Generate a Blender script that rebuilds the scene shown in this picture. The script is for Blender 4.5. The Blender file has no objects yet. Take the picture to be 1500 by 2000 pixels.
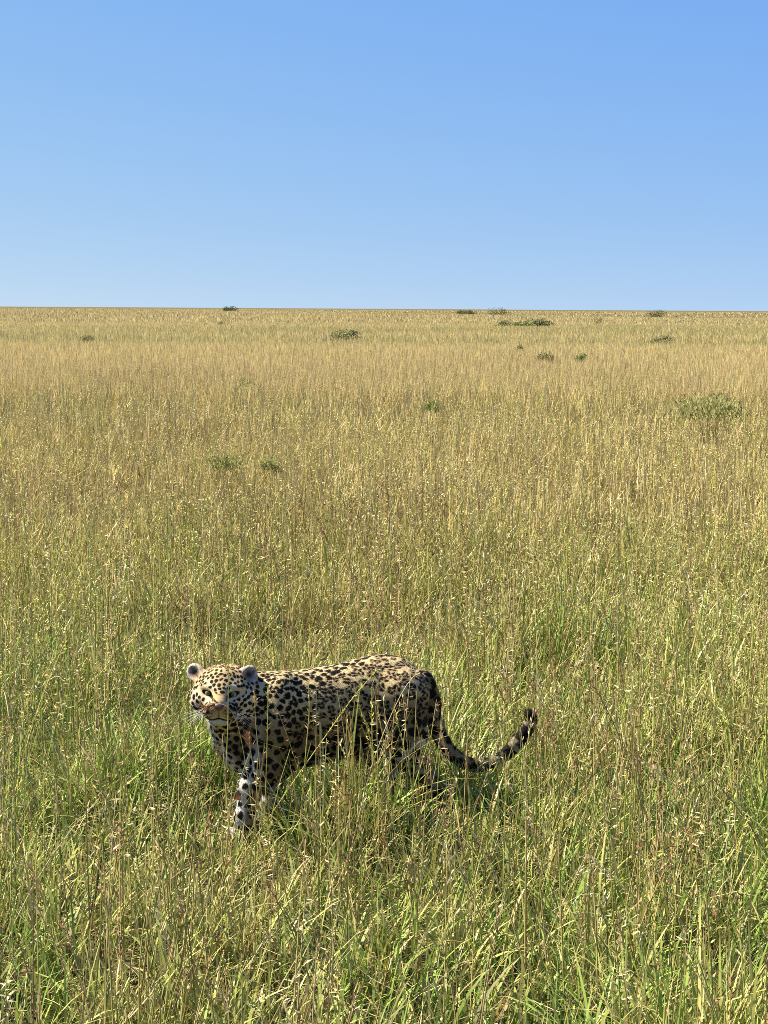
import bpy, math
import numpy as np
from mathutils import Vector, Matrix, kdtree

rng = np.random.default_rng(7)
SC = bpy.context.scene
COL = SC.collection

# ------------------------------------------------------------------ camera
H = 1.9                 # eye height, standing in a vehicle
FPX = 3000.0            # focal length in pixels of a 1500 x 2000 picture
PITCH = math.atan(397.3 / FPX)
ROLL = math.radians(0.35)
Fv = np.array([0, math.cos(PITCH), -math.sin(PITCH)])
U0 = np.array([0, math.sin(PITCH), math.cos(PITCH)])
X0 = np.array([1.0, 0, 0])
Rv = math.cos(ROLL) * X0 + math.sin(ROLL) * U0
Uv = -math.sin(ROLL) * X0 + math.cos(ROLL) * U0
CAM = np.array([0.0, 0.0, H])
cd = bpy.data.cameras.new('camera')
cd.sensor_fit = 'VERTICAL'; cd.sensor_height = 36.0; cd.lens = FPX / 2000 * 36.0
cd.clip_start = 0.1; cd.clip_end = 30000
cam = bpy.data.objects.new('camera', cd); COL.objects.link(cam)
cam.matrix_world = Matrix(((Rv[0], Uv[0], -Fv[0], 0), (Rv[1], Uv[1], -Fv[1], 0), (Rv[2], Uv[2], -Fv[2], H), (0, 0, 0, 1)))
SC.camera = cam

# ------------------------------------------------------------------ sky and sun
SUN_EL = math.radians(52); SUN_AZ = math.radians(-76)     # azimuth from +Y towards +X
sun_dir = np.array([math.sin(SUN_AZ) * math.cos(SUN_EL), math.cos(SUN_AZ) * math.cos(SUN_EL), math.sin(SUN_EL)])
w = bpy.data.worlds.new('World'); SC.world = w; w.use_nodes = True
nt = w.node_tree; nt.nodes.clear()
sky = nt.nodes.new('ShaderNodeTexSky'); sky.sky_type = 'NISHITA'; sky.sun_disc = False
sky.sun_elevation = SUN_EL; sky.sun_rotation = SUN_AZ
sky.altitude = 1500; sky.air_density = 1.2; sky.dust_density = 0.0; sky.ozone_density = 5.0
bg = nt.nodes.new('ShaderNodeBackground'); bg.inputs['Strength'].default_value = 0.0504
wo = nt.nodes.new('ShaderNodeOutputWorld')
# clear highland air: look the sky up a little above the true elevation, then a per-channel response like the phone's
tcw = nt.nodes.new('ShaderNodeTexCoord')
vma = nt.nodes.new('ShaderNodeVectorMath'); vma.operation = 'MULTIPLY_ADD'
vma.inputs[1].default_value = (1, 1, 1.1); vma.inputs[2].default_value = (0, 0, 0.14)
vmn = nt.nodes.new('ShaderNodeVectorMath'); vmn.operation = 'NORMALIZE'
nt.links.new(tcw.outputs['Generated'], vma.inputs[0]); nt.links.new(vma.outputs[0], vmn.inputs[0]); nt.links.new(vmn.outputs[0], sky.inputs[0])
sep = nt.nodes.new('ShaderNodeSeparateColor'); com = nt.nodes.new('ShaderNodeCombineColor')
nt.links.new(sky.outputs[0], sep.inputs[0])
for ch, (gain, power) in enumerate(((1.814, 1.25), (0.878, 0.75), (0.632, 0.03))):
    pw = nt.nodes.new('ShaderNodeMath'); pw.operation = 'POWER'; ml = nt.nodes.new('ShaderNodeMath'); ml.operation = 'MULTIPLY'
    m0 = nt.nodes.new('ShaderNodeMath'); m0.operation = 'MULTIPLY'; m0.inputs[1].default_value = 0.1
    nt.links.new(sep.outputs[ch], m0.inputs[0]); nt.links.new(m0.outputs[0], pw.inputs[0]); pw.inputs[1].default_value = power
    nt.links.new(pw.outputs[0], ml.inputs[0]); ml.inputs[1].default_value = gain * 10
    nt.links.new(ml.outputs[0], com.inputs[ch])
nt.links.new(com.outputs[0], bg.inputs[0]); nt.links.new(bg.outputs[0], wo.inputs[0])
sl = bpy.data.lights.new('sun', 'SUN'); sl.energy = 5.0; sl.angle = math.radians(0.53); sl.color = (1.0, 0.94, 0.84)
sun = bpy.data.objects.new('sun', sl); COL.objects.link(sun)
sun.rotation_euler = Vector(-sun_dir).to_track_quat('-Z', 'Y').to_euler()
SC.view_settings.view_transform = 'Standard'; SC.view_settings.look = 'None'
SC.view_settings.exposure = 1.5; SC.view_settings.gamma = 1.0
SC.render.engine = 'CYCLES'
cy = SC.cycles
cy.max_bounces = 5; cy.diffuse_bounces = 2; cy.glossy_bounces = 2; cy.transmission_bounces = 3
cy.caustics_reflective = False; cy.caustics_refractive = False
cy.use_denoising = False
cy.pixel_filter_type = 'BLACKMAN_HARRIS'; cy.filter_width = 0.9

# ------------------------------------------------------------------ helpers
def ray(px, py):
    return (px - 750) / FPX * Rv - (py - 1000) / FPX * Uv + Fv
def at_z(px, py, z):
    d = ray(px, py); return CAM + d * ((z - H) / d[2])
def at_y(px, py, y):
    d = ray(px, py); return CAM + d * (y / d[1])
def project(p):
    q = p - CAM
    z = q @ Fv
    return 750 + FPX * (q @ Rv) / z, 1000 - FPX * (q @ Uv) / z

_nr = np.random.default_rng(11)
_lat = _nr.random((32, 32, 32)).astype(np.float32)
def noise3(p, s):
    q = np.asarray(p, dtype=np.float64) / s
    i = np.floor(q).astype(np.int64); f = q - i; f = f * f * (3 - 2 * f)
    i &= 31; j = (i + 1) & 31
    a = _lat
    x0, y0, z0 = i[:, 0], i[:, 1], i[:, 2]; x1, y1, z1 = j[:, 0], j[:, 1], j[:, 2]
    fx, fy, fz = f[:, 0], f[:, 1], f[:, 2]
    c00 = a[x0, y0, z0] * (1 - fx) + a[x1, y0, z0] * fx
    c10 = a[x0, y1, z0] * (1 - fx) + a[x1, y1, z0] * fx
    c01 = a[x0, y0, z1] * (1 - fx) + a[x1, y0, z1] * fx
    c11 = a[x0, y1, z1] * (1 - fx) + a[x1, y1, z1] * fx
    return (c00 * (1 - fy) + c10 * fy) * (1 - fz) + (c01 * (1 - fy) + c11 * fy) * fz
def noise2(xy, s, k=0.0):
    p = np.column_stack([xy[:, 0], xy[:, 1], np.full(len(xy), k * s)])
    return noise3(p, s)

def ground_z(x, y):
    x = np.asarray(x, float); y = np.asarray(y, float)
    d = np.hypot(x, y)
    a = np.clip((d - 25) / 250, 0, 1) * 0.55 * np.clip(1 - (d - 700) / 900, 0, 1)
    return a * (np.sin(x * 0.019 + 0.6 + y * 0.006) + 0.8 * np.sin(y * 0.021 - x * 0.007 + 1.3) - 0.5)

def tri_mesh(name, V, T, C=None, smooth=False, quads=None):
    me = bpy.data.meshes.new(name)
    V = np.asarray(V, np.float32)
    me.vertices.add(len(V)); me.vertices.foreach_set('co', V.ravel())
    if quads is not None:
        F = np.asarray(quads, np.int32); n = 4
    else:
        F = np.asarray(T, np.int32); n = 3
    me.loops.add(F.size); me.loops.foreach_set('vertex_index', F.ravel())
    me.polygons.add(len(F)); me.polygons.foreach_set('loop_start', np.arange(0, F.size, n, dtype=np.int32))
    if smooth:
        me.polygons.foreach_set('use_smooth', np.ones(len(F), bool))
    me.update(calc_edges=True)
    if C is not None:
        at = me.attributes.new('col', 'FLOAT_COLOR', 'POINT')
        C4 = np.ones((len(V), 4), np.float32); C4[:, :3] = C
        at.data.foreach_set('color', C4.ravel())
    return me
def link(name, me, mat, parent=None, loc=None):
    o = bpy.data.objects.new(name, me); COL.objects.link(o)
    if mat is not None and not me.materials: me.materials.append(mat)
    if parent is not None: o.parent = parent
    if loc is not None: o.location = loc
    return o
def tag(o, label=None, cat=None, group=None, kind=None):
    if label: o['label'] = label
    if cat: o['category'] = cat
    if group: o['group'] = group
    if kind: o['kind'] = kind
    return o

# ------------------------------------------------------------------ materials
def mat_leaf(name, trans=0.3, gloss=0.05, rough=0.45, attr=True, color=None):
    m = bpy.data.materials.new(name); m.use_nodes = True
    n = m.node_tree; n.nodes.clear()
    out = n.nodes.new('ShaderNodeOutputMaterial')
    if attr:
        c = n.nodes.new('ShaderNodeAttribute'); c.attribute_name = 'col'; src = c.outputs['Color']
    else:
        c = n.nodes.new('ShaderNodeRGB'); c.outputs[0].default_value = (*color, 1); src = c.outputs[0]
    d = n.nodes.new('ShaderNodeBsdfDiffuse'); t = n.nodes.new('ShaderNodeBsdfTranslucent'); g = n.nodes.new('ShaderNodeBsdfGlossy')
    g.inputs['Roughness'].default_value = rough; g.inputs['Color'].default_value = (1, .94, .72, 1)
    n.links.new(src, d.inputs['Color']); n.links.new(src, t.inputs['Color'])
    a = n.nodes.new('ShaderNodeMixShader'); a.inputs[0].default_value = trans
    n.links.new(d.outputs[0], a.inputs[1]); n.links.new(t.outputs[0], a.inputs[2])
    b = n.nodes.new('ShaderNodeMixShader'); b.inputs[0].default_value = gloss
    n.links.new(a.outputs[0], b.inputs[1]); n.links.new(g.outputs[0], b.inputs[2])
    n.links.new(b.outputs[0], out.inputs[0])
    return m
def mat_principled(name, color=None, rough=0.6, spec=0.3, attr=False, sheen=0.0, bump=0.0, coat=0.0):
    m = bpy.data.materials.new(name); m.use_nodes = True
    n = m.node_tree; p = n.nodes['Principled BSDF']
    p.inputs['Roughness'].default_value = rough; p.inputs['Specular IOR Level'].default_value = spec
    p.inputs['Sheen Weight'].default_value = sheen; p.inputs['Coat Weight'].default_value = coat
    if attr:
        c = n.nodes.new('ShaderNodeAttribute'); c.attribute_name = 'col'; n.links.new(c.outputs['Color'], p.inputs['Base Color'])
    else:
        p.inputs['Base Color'].default_value = (*color, 1)
    if bump:
        t = n.nodes.new('ShaderNodeTexNoise'); t.inputs['Scale'].default_value = 260; t.inputs['Detail'].default_value = 3
        tc = n.nodes.new('ShaderNodeTexCoord'); n.links.new(tc.outputs['Object'], t.inputs['Vector'])
        b = n.nodes.new('ShaderNodeBump'); b.inputs['Strength'].default_value = bump; b.inputs['Distance'].default_value = 0.003
        n.links.new(t.outputs[0], b.inputs['Height']); n.links.new(b.outputs[0], p.inputs['Normal'])
    return m
M_LEAF = mat_leaf('grass_leaf', 0.20, 0.022, 0.42)
M_FAR = mat_leaf('distant_grass', 0.30, 0.0, 0.5)
M_STEM = mat_leaf('grass_stem', 0.15, 0.03, 0.45)
M_BUSH = mat_leaf('shrub_leaf', 0.2, 0.02, 0.5)
M_SAGE = mat_leaf('sage_leaf', 0.45, 0.0, 0.5)
M_BARK = mat_principled('shrub_bark', (0.20, 0.165, 0.105), 0.9, 0.1)
M_COAT = mat_principled('leopard_coat', None, 0.8, 0.08, attr=True, sheen=0.0, bump=0.25)
M_FUR = mat_principled('leopard_fur', None, 0.7, 0.08, attr=True)
M_NOSE = mat_principled('nose_skin', (0.075, 0.030, 0.024), 0.35, 0.5, bump=0.2)
M_WHISK = mat_principled('whisker', (0.8, 0.8, 0.76), 0.4, 0.4)

def mat_ground():
    m = bpy.data.materials.new('savanna_soil'); m.use_nodes = True
    n = m.node_tree; p = n.nodes['Principled BSDF']; p.inputs['Roughness'].default_value = 0.95
    p.inputs['Specular IOR Level'].default_value = 0.05
    tc = n.nodes.new('ShaderNodeTexCoord')
    t1 = n.nodes.new('ShaderNodeTexNoise'); t1.inputs['Scale'].default_value = 0.03; t1.inputs['Detail'].default_value = 8
    t2 = n.nodes.new('ShaderNodeTexNoise'); t2.inputs['Scale'].default_value = 6.0; t2.inputs['Detail'].default_value = 6
    n.links.new(tc.outputs['Object'], t1.inputs['Vector']); n.links.new(tc.outputs['Object'], t2.inputs['Vector'])
    r1 = n.nodes.new('ShaderNodeValToRGB')
    r1.color_ramp.elements[0].position = 0.35; r1.color_ramp.elements[0].color = (0.11, 0.085, 0.035, 1)
    r1.color_ramp.elements[1].position = 0.68; r1.color_ramp.elements[1].color = (0.21, 0.16, 0.065, 1)
    n.links.new(t1.outputs[0], r1.inputs[0])
    mx = n.nodes.new('ShaderNodeMix'); mx.data_type = 'RGBA'; mx.blend_type = 'MULTIPLY'; mx.inputs['Factor'].default_value = 0.6
    n.links.new(r1.outputs[0], mx.inputs['A']); n.links.new(t2.outputs[0], mx.inputs['B'])
    n.links.new(mx.outputs['Result'], p.inputs['Base Color'])
    return m

# ------------------------------------------------------------------ ground: one sheet to the horizon
rad = np.concatenate([[0.0], np.geomspace(2, 12000, 90)]); na = 160
ang = np.linspace(0, 2 * math.pi, na, endpoint=False)
gx = (rad[1:, None] * np.cos(ang)).ravel(); gy = (rad[1:, None] * np.sin(ang)).ravel()
GV = np.column_stack([np.r_[0, gx], np.r_[0, gy], np.r_[0, ground_z(gx, gy)]])
q = []
nr_ = len(rad) - 1
for i in range(nr_ - 1):
    a = 1 + i * na + np.arange(na); b = 1 + i * na + (np.arange(na) + 1) % na
    q.append(np.column_stack([a, a + na, b + na])); q.append(np.column_stack([a, b + na, b]))
a = 1 + np.arange(na); b = 1 + (np.arange(na) + 1) % na
q.append(np.column_stack([np.zeros(na, int), a, b]))
ground = link('ground', tri_mesh('ground', GV, np.vstack(q), smooth=True), mat_ground())
tag(ground, 'flat dry savanna ground running out to the horizon', 'ground', kind='structure')

# ================================================================== LEOPARD
TH = math.radians(13)
ax = np.array([-math.cos(TH), -math.sin(TH), 0.0])      # towards the head
nm = np.array([math.sin(TH), -math.cos(TH), 0.0])       # towards the near (camera) side
P0 = at_z(500, 1628, 0.0)
def J(px, py, lat=0.0):
    d = ray(px, py); t = (lat - nm @ (CAM - P0)) / (nm @ d)
    return CAM + d * t
def G(px, lat, z):
    """point at pixel column px on the plane offset lat from the mid plane, at height z"""
    lo, hi = 1000.0, 2400.0
    for _ in range(50):
        mid = (lo + hi) / 2
        if J(px, mid, lat)[2] > z: lo = mid
        else: hi = mid
    return J(px, lo, lat)
def loc(p):   # body coordinates: s along axis from P0 backwards, lat, z
    q = np.asarray(p) - P0
    return np.stack([-(q @ ax), q @ nm, q[..., 2]], -1)

prims = []   # (group, fn, lo, hi, k)
def add(group, fn, lo, hi, k): prims.append((group, fn, np.asarray(lo), np.asarray(hi), k))
def cone(group, a, b, ra, rb, k=0.03, flat=None):
    """tapered capsule; flat=(normal, factor) squeezes the section along normal"""
    a = np.asarray(a, float); b = np.asarray(b, float); ab = b - a; L2 = ab @ ab
    def fn(P):
        d = P - a
        t = np.clip((d @ ab) / L2, 0, 1)
        e = d - t[..., None] * ab
        if flat is not None:
            n_, s_ = flat
            e = e + (e @ n_)[..., None] * n_ * (1 / s_ - 1)
        return np.linalg.norm(e, axis=-1) - (ra + (rb - ra) * t)
    r = max(ra, rb)
    add(group, fn, np.minimum(a, b) - r, np.maximum(a, b) + r, k)
def chain(group, pts, rs, k=0.02, flat=None):
    for i in range(len(pts) - 1): cone(group, pts[i], pts[i + 1], rs[i], rs[i + 1], k, flat)
def ell(group, c, axes, radii, k=0.03):
    c = np.asarray(c, float); A = np.asarray(axes, float); r = np.asarray(radii, float)
    def fn(P):
        q = (P - c) @ A.T
        k0 = np.linalg.norm(q / r, axis=-1); k1 = np.linalg.norm(q / (r * r), axis=-1)
        return k0 * (k0 - 1) / np.maximum(k1, 1e-6)
    ext = np.sqrt(((A * r[:, None]) ** 2).sum(0))
    add(group, fn, c - ext, c + ext, k)
BODY_AX = np.array([ax, nm, [0, 0, 1.0]])

# --- torso swept from its own profile
prof = [(421, 1432, 1446, .020), (432, 1402, 1478, .060), (455, 1368, 1505, .088), (490, 1342, 1514, .100), (530, 1324, 1512, .108), (570, 1314, 1504, .116),
        (610, 1305, 1492, .124), (655, 1300, 1482, .128), (700, 1287, 1474, .124), (738, 1279, 1462, .116), (775, 1281, 1442, .110), (805, 1294, 1422, .094),
        (828, 1320, 1398, .066), (842, 1344, 1372, .018)]
ps = np.array([loc(J(p[0], (p[1] + p[2]) / 2))[0] for p in prof])
pt = np.array([J(p[0], p[1])[2] for p in prof]); pb = np.array([J(p[0], p[2])[2] for p in prof]); pw = np.array([p[3] for p in prof])
_ss = np.linspace(ps[0], ps[-1], 400)
def _sm(v):
    y = np.interp(_ss, ps, v); k = np.ones(25) / 25
    e = np.pad(y, 12, mode='edge'); return np.convolve(e, k, 'valid')
_T, _B, _W = _sm(pt), _sm(pb), _sm(pw)
def torso(P):
    q = P - P0
    s = -(q @ ax); l = q @ nm; z = q[..., 2] + P0[2]
    t = np.interp(s, _ss, _T); b = np.interp(s, _ss, _B); hw = np.interp(s, _ss, _W)
    hh = (t - b) / 2; c = (t + b) / 2
    zz = (z - c) / hh
    wf = hw * (1 - 0.10 * np.clip(zz, 0, 1))            # slightly narrower along the back
    r = (np.abs(zz) ** 2.3 + np.abs(l / wf) ** 2.2) ** (1 / 2.25)
    d = (r - 1) * np.minimum(hh, hw) * 0.9
    over = np.maximum(_ss[0] - s, 0) + np.maximum(s - _ss[-1], 0)
    return np.where(over > 0, np.sqrt(np.maximum(d, 0) ** 2 + over ** 2), d)
corn = np.array([J(p[0], y, l) for p in prof for y in (p[1], p[2]) for l in (-p[3], p[3])])
add('torso', torso, corn.min(0), corn.max(0), 0.02)

# --- neck
cone('neck', J(560, 1378), J(463, 1352, 0.03), .105, .082, .05)
cone('neck', J(505, 1405), J(448, 1384, 0.05), .098, .060, .05)
cone('neck', J(470, 1452), J(440, 1410, 0.03), .075, .058, .05)
# --- shoulders and front legs: near one set back, far one striding forward
for side, lat in (('n', .082), ('f', -.082)):
    sh = J(545 if side == 'n' else 545, 1398, lat)
    ell('shoulder', sh, BODY_AX, (.075, .062, .14), .022)
    ell('shoulder', J(552, 1338, lat * .6), BODY_AX, (.055, .030, .045), .025)
fn_ = [J(535, 1420, .085), J(520, 1492, .088), G(489, .085, .205), G(479, .083, .085), G(474, .083, .035)]
chain('foreleg', fn_, [.074, .058, .041, .036, .034], .03)
ff_ = [J(530, 1420, -.080), J(545, 1490, -.080), G(532, -.075, .20), G(526, -.075, .085), G(520, -.075, .035)]
chain('foreleg', ff_, [.066, .055, .041, .036, .034], .03)
# --- hind legs
hn = [J(785, 1360, .070), J(782, 1440, .088), G(778, .085, .315)]
chain('thigh', hn, [.100, .092, .064], .03, (nm, .76))
hn2 = [G(780, .085, .315), G(818, .085, .235), G(846, .083, .165), G(846, .083, .06), G(838, .083, .033)]
chain('hindleg', hn2, [.060, .045, .031, .028, .030], .025)
hf = [J(760, 1360, -.070), J(728, 1440, -.085), G(705, -.082, .30)]
chain('thigh', hf, [.095, .084, .060], .05, (nm, .72))
hf2 = [G(707, -.082, .30), G(741, -.082, .235), G(762, -.080, .165), G(745, -.080, .06), G(737, -.080, .033)]
chain('hindleg', hf2, [.058, .044, .031, .028, .030], .025)
# --- paws with toes
for base, grp in ((fn_[-1], 'foreleg'), (ff_[-1], 'foreleg'), (hn2[-1], 'hindleg'), (hf2[-1], 'hindleg')):
    c = np.array([base[0], base[1], .030]) + ax * .022
    ell(grp, c, BODY_AX, (.052, .042, .030), .02)
    for j, o in enumerate((-.030, -.011, .011, .030)):
        tc_ = c + ax * (.040 if j in (1, 2) else .030) + nm * o; tc_[2] = .021
        ell(grp, tc_, BODY_AX, (.021, .0125, .019), .008)
# --- tail
tail_px = [(826, 1330, .044, 0), (840, 1362, .038, .01), (848, 1398, .033, .01), (858, 1434, .029, .01), (878, 1466, .027, .0), (905, 1488, .026, -.01), (932, 1495, .025, -.01),
           (962, 1489, .025, -.01), (990, 1471, .025, 0), (1012, 1448, .025, .01), (1030, 1424, .025, .02), (1038, 1404, .023, .025), (1032, 1393, .016, .03)]
tp = np.array([J(a, b, l) for a, b, r, l in tail_px]); tr = .92 * np.array([r for *_, r, l in [(a, b, r, l) for a, b, r, l in tail_px]])
ti = np.linspace(0, len(tp) - 1, 40); ii = np.arange(len(tp))
def catmull(P, t):
    i = np.clip(t.astype(int), 0, len(P) - 2); f = (t - i)[:, None]
    p0 = P[np.clip(i - 1, 0, None)]; p1 = P[i]; p2 = P[i + 1]; p3 = P[np.clip(i + 2, None, len(P) - 1)]
    return .5 * (2 * p1 + (p2 - p0) * f + (2 * p0 - 5 * p1 + 4 * p2 - p3) * f ** 2 + (3 * p1 - p0 - 3 * p2 + p3) * f ** 3)
TP = catmull(tp, ti); TR = np.interp(ti, ii, tr)
chain('tail', list(TP), list(TR), .008)

# --- head, in its own frame: hx to the animal's left (picture right), hy up, hz forward
HEADC = J(434, 1348, 0.085)
HSV = np.array([.97, .87, .80])
to_cam = CAM - HEADC; to_cam[2] = 0; to_cam /= np.linalg.norm(to_cam)
yaw = math.radians(-5); pit = math.radians(-1); rol = math.radians(-2)
fh = np.array([to_cam[0] * math.cos(yaw) - to_cam[1] * math.sin(yaw), to_cam[0] * math.sin(yaw) + to_cam[1] * math.cos(yaw), 0])
fwd = np.array([fh[0] * math.cos(pit), fh[1] * math.cos(pit), -math.sin(pit)])
rgt = np.cross(np.array([0, 0, 1.0]), fwd); rgt /= np.linalg.norm(rgt)
up = np.cross(fwd, rgt)
rgt, up = rgt * math.cos(rol) + up * math.sin(rol), -rgt * math.sin(rol) + up * math.cos(rol)
HA = np.array([rgt, up, fwd])
def HP(x, y, z): return HEADC + x * HSV[0] * rgt + y * HSV[1] * up + z * HSV[2] * fwd
def hell(c, r, k=.02, g='head', axes=None): ell(g, HP(*c), HA if axes is None else axes, np.array(r) * HSV, k)
hell((0, .022, -.035), (.090, .076, .100), .05)
hell((0, -.004, .010), (.086, .068, .070), .04)
for s in (-1, 1):
    hell((s * .068, -.042, -.002), (.050, .056, .058), .035)      # cheeks
    hell((s * .042, .026, .060), (.030, .016, .024), .022)        # brows
    hell((s * .052, -.020, .058), (.028, .018, .028), .022)       # cheek bones
cone('head', HP(0, .046, .030), HP(0, -.028, .128), .034, .027, .03)   # bridge of the nose
hell((0, -.054, .084), (.056, .042, .054), .03)                   # muzzle
for s in (-1, 1): hell((s * .029, -.060, .122), (.034, .031, .032), .012)
hell((0, -.100, .098), (.034, .021, .032), .015)                  # chin
hell((0, -.088, .030), (.054, .034, .074), .04)                   # jaw
for s in (-1, 1):                                                 # ears
    ef = rgt * s * .42 + fwd * .88 + up * .22; ef /= np.linalg.norm(ef)
    er = np.cross(up, ef); er /= np.linalg.norm(er)
    eu = np.cross(ef, er)
    ea = np.array([er, eu, ef])
    tilt = -s * math.radians(52)
    er2 = er * math.cos(tilt) + eu * math.sin(tilt); eu2 = -er * math.sin(tilt) + eu * math.cos(tilt)
    ea = np.array([er2, eu2, ef])
    if s < 0: EARL = (HP(-.101, .060, -.034), ea)
    else: EARR = (HP(.091, .060, -.034), ea)
for c, ea in (EARL, EARR):
    ell('ear', c, ea, (.032, .037, .018), .014)
EYES = [HP(s * .0460, .0030, .0765) for s in (-1, 1)]

def smin(a, b, k):
    h = np.clip(.5 + .5 * (b - a) / k, 0, 1)
    return b + (a - b) * h - k * h * (1 - h)
def carve(d, P):
    for c, ea in (EARL, EARR):                       # hollow of the ears
        cc = c + ea[2] * .017
        qv = (P - cc) @ ea.T; r = np.array([.023, .028, .016])
        k0 = np.linalg.norm(qv / r, axis=-1); k1 = np.linalg.norm(qv / (r * r), axis=-1)
        e = k0 * (k0 - 1) / np.maximum(k1, 1e-6)
        d = -smin(-d, e, .006)
    for e in EYES:                                   # sockets
        qv = (P - (e + fwd * .012)) @ HA.T; r = np.array([.018, .0085, .018])
        k0 = np.linalg.norm(qv / r, axis=-1); k1 = np.linalg.norm(qv / (r * r), axis=-1)
        d = -smin(-d, k0 * (k0 - 1) / np.maximum(k1, 1e-6), .006)
    # mouth line: a shallow groove round the muzzle
    qv = ((P - HEADC) @ HA.T) / HSV
    mz = -.086 - .38 * np.abs(qv[..., 0]) + 3.0 * qv[..., 0] ** 2
    g = np.sqrt(((qv[..., 1] - mz) / 1.0) ** 2 + np.maximum(np.abs(qv[..., 0]) - .040, 0) ** 2 + np.maximum(.055 - qv[..., 2], 0) ** 2)
    d = np.maximum(d, np.minimum(.0035 - g, .004) + np.minimum(d, 0) * 0 + np.where(d < -.007, -1.0, 0))
    return d

def axis_coords(lo, hi, flo, fhi, fine, coarse):
    out = [lo]
    while out[-1] < hi:
        x = out[-1]; dd = max(flo - x, x - fhi, 0)
        out.append(x + min(fine + dd * .08, coarse))
    return np.array(out)
allo = np.min([p[2] for p in prims], 0) - .02; alhi = np.max([p[3] for p in prims], 0) + .02
hlo = HEADC - np.array([.145, .15, .13]); hhi = HEADC + np.array([.145, .12, .15])
GXc = axis_coords(allo[0], alhi[0], hlo[0], hhi[0], .0026, .0048)
GYc = axis_coords(allo[1], alhi[1], hlo[1], hhi[1], .0026, .0050)
GZc = axis_coords(allo[2], alhi[2], hlo[2], hhi[2], .0026, .0050)
D = np.full((len(GXc), len(GYc), len(GZc)), .5, np.float32)
for g, fn, lo, hi, k in prims:
    m = k + .012
    sl_ = [slice(max(np.searchsorted(c, l - m) - 1, 0), np.searchsorted(c, h + m) + 1) for c, l, h in zip((GXc, GYc, GZc), lo, hi)]
    P = np.stack(np.meshgrid(GXc[sl_[0]], GYc[sl_[1]], GZc[sl_[2]], indexing='ij'), -1)
    D[tuple(sl_)] = smin(D[tuple(sl_)], fn(P), k)
sl_ = tuple(slice(np.searchsorted(c, l), np.searchsorted(c, h)) for c, l, h in zip((GXc, GYc, GZc), hlo, hhi))
P = np.stack(np.meshgrid(GXc[sl_[0]], GYc[sl_[1]], GZc[sl_[2]], indexing='ij'), -1)
D[sl_] = carve(D[sl_], P)

def surface_nets(D, gx, gy, gz):
    S = D < 0
    nx, ny, nz = D.shape
    cnt = np.zeros((nx - 1, ny - 1, nz - 1), np.int8)
    for i in (0, 1):
        for j in (0, 1):
            for k in (0, 1): cnt += S[i:nx - 1 + i, j:ny - 1 + j, k:nz - 1 + k]
    act = (cnt > 0) & (cnt < 8)
    I, Jx, K = np.nonzero(act)
    idx = np.full(act.shape, -1, np.int64); idx[I, Jx, K] = np.arange(len(I))
    acc = np.zeros((len(I), 3)); n = np.zeros(len(I))
    cs = [(i, j, k) for i in (0, 1) for j in (0, 1) for k in (0, 1)]
    for a in cs:
        for b in cs:
            if sum(abs(np.subtract(a, b))) != 1 or a > b: continue
            va = D[I + a[0], Jx + a[1], K + a[2]].astype(float); vb = D[I + b[0], Jx + b[1], K + b[2]].astype(float)
            c = (va < 0) != (vb < 0)
            t = np.where(c, va / np.where(c, va - vb, 1), 0)
            pa = np.stack([gx[I + a[0]], gy[Jx + a[1]], gz[K + a[2]]], -1); pb_ = np.stack([gx[I + b[0]], gy[Jx + b[1]], gz[K + b[2]]], -1)
            acc += np.where(c[:, None], pa + t[:, None] * (pb_ - pa), 0); n += c
    V = acc / n[:, None]
    Q = []
    for axn in range(3):
        s0 = [slice(None)] * 3; s1 = [slice(None)] * 3
        s0[axn] = slice(0, -1); s1[axn] = slice(1, None)
        ch = S[tuple(s0)] != S[tuple(s1)]
        i, j, k = np.nonzero(ch)
        c = [i, j, k]; o = [(axn + 1) % 3, (axn + 2) % 3]
        ok = (c[o[0]] > 0) & (c[o[1]] > 0) & (c[o[0]] < act.shape[o[0]]) & (c[o[1]] < act.shape[o[1]])
        c = [x[ok] for x in c]
        flip = S[tuple(c)]
        def at(d0, d1):
            e = [x.copy() for x in c]; e[o[0]] += d0; e[o[1]] += d1
            return idx[tuple(e)]
        qd = np.column_stack([at(-1, -1), at(0, -1), at(0, 0), at(-1, 0)])
        qd[~flip] = qd[~flip][:, ::-1]
        Q.append(qd)
    return V, np.vstack(Q)
LV, LQ = surface_nets(D, GXc, GYc, GZc)
del D
def vnormals(V, Q):
    n = np.cross(V[Q[:, 2]] - V[Q[:, 0]], V[Q[:, 3]] - V[Q[:, 1]])
    N = np.zeros_like(V)
    for c in range(4): np.add.at(N, Q[:, c], n)
    return N / np.maximum(np.linalg.norm(N, axis=1, keepdims=True), 1e-12)
# light Laplacian smoothing
E = np.vstack([LQ[:, [0, 1]], LQ[:, [1, 2]], LQ[:, [2, 3]], LQ[:, [3, 0]]])
deg = np.bincount(E.ravel(), minlength=len(LV))[:, None].astype(float)
for it in range(3):
    A = np.column_stack([np.bincount(E[:, 0], LV[E[:, 1], c], len(LV)) + np.bincount(E[:, 1], LV[E[:, 0], c], len(LV)) for c in range(3)]) / deg
    LV = LV + .4 * (A - LV)
LN = vnormals(LV, LQ)

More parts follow.
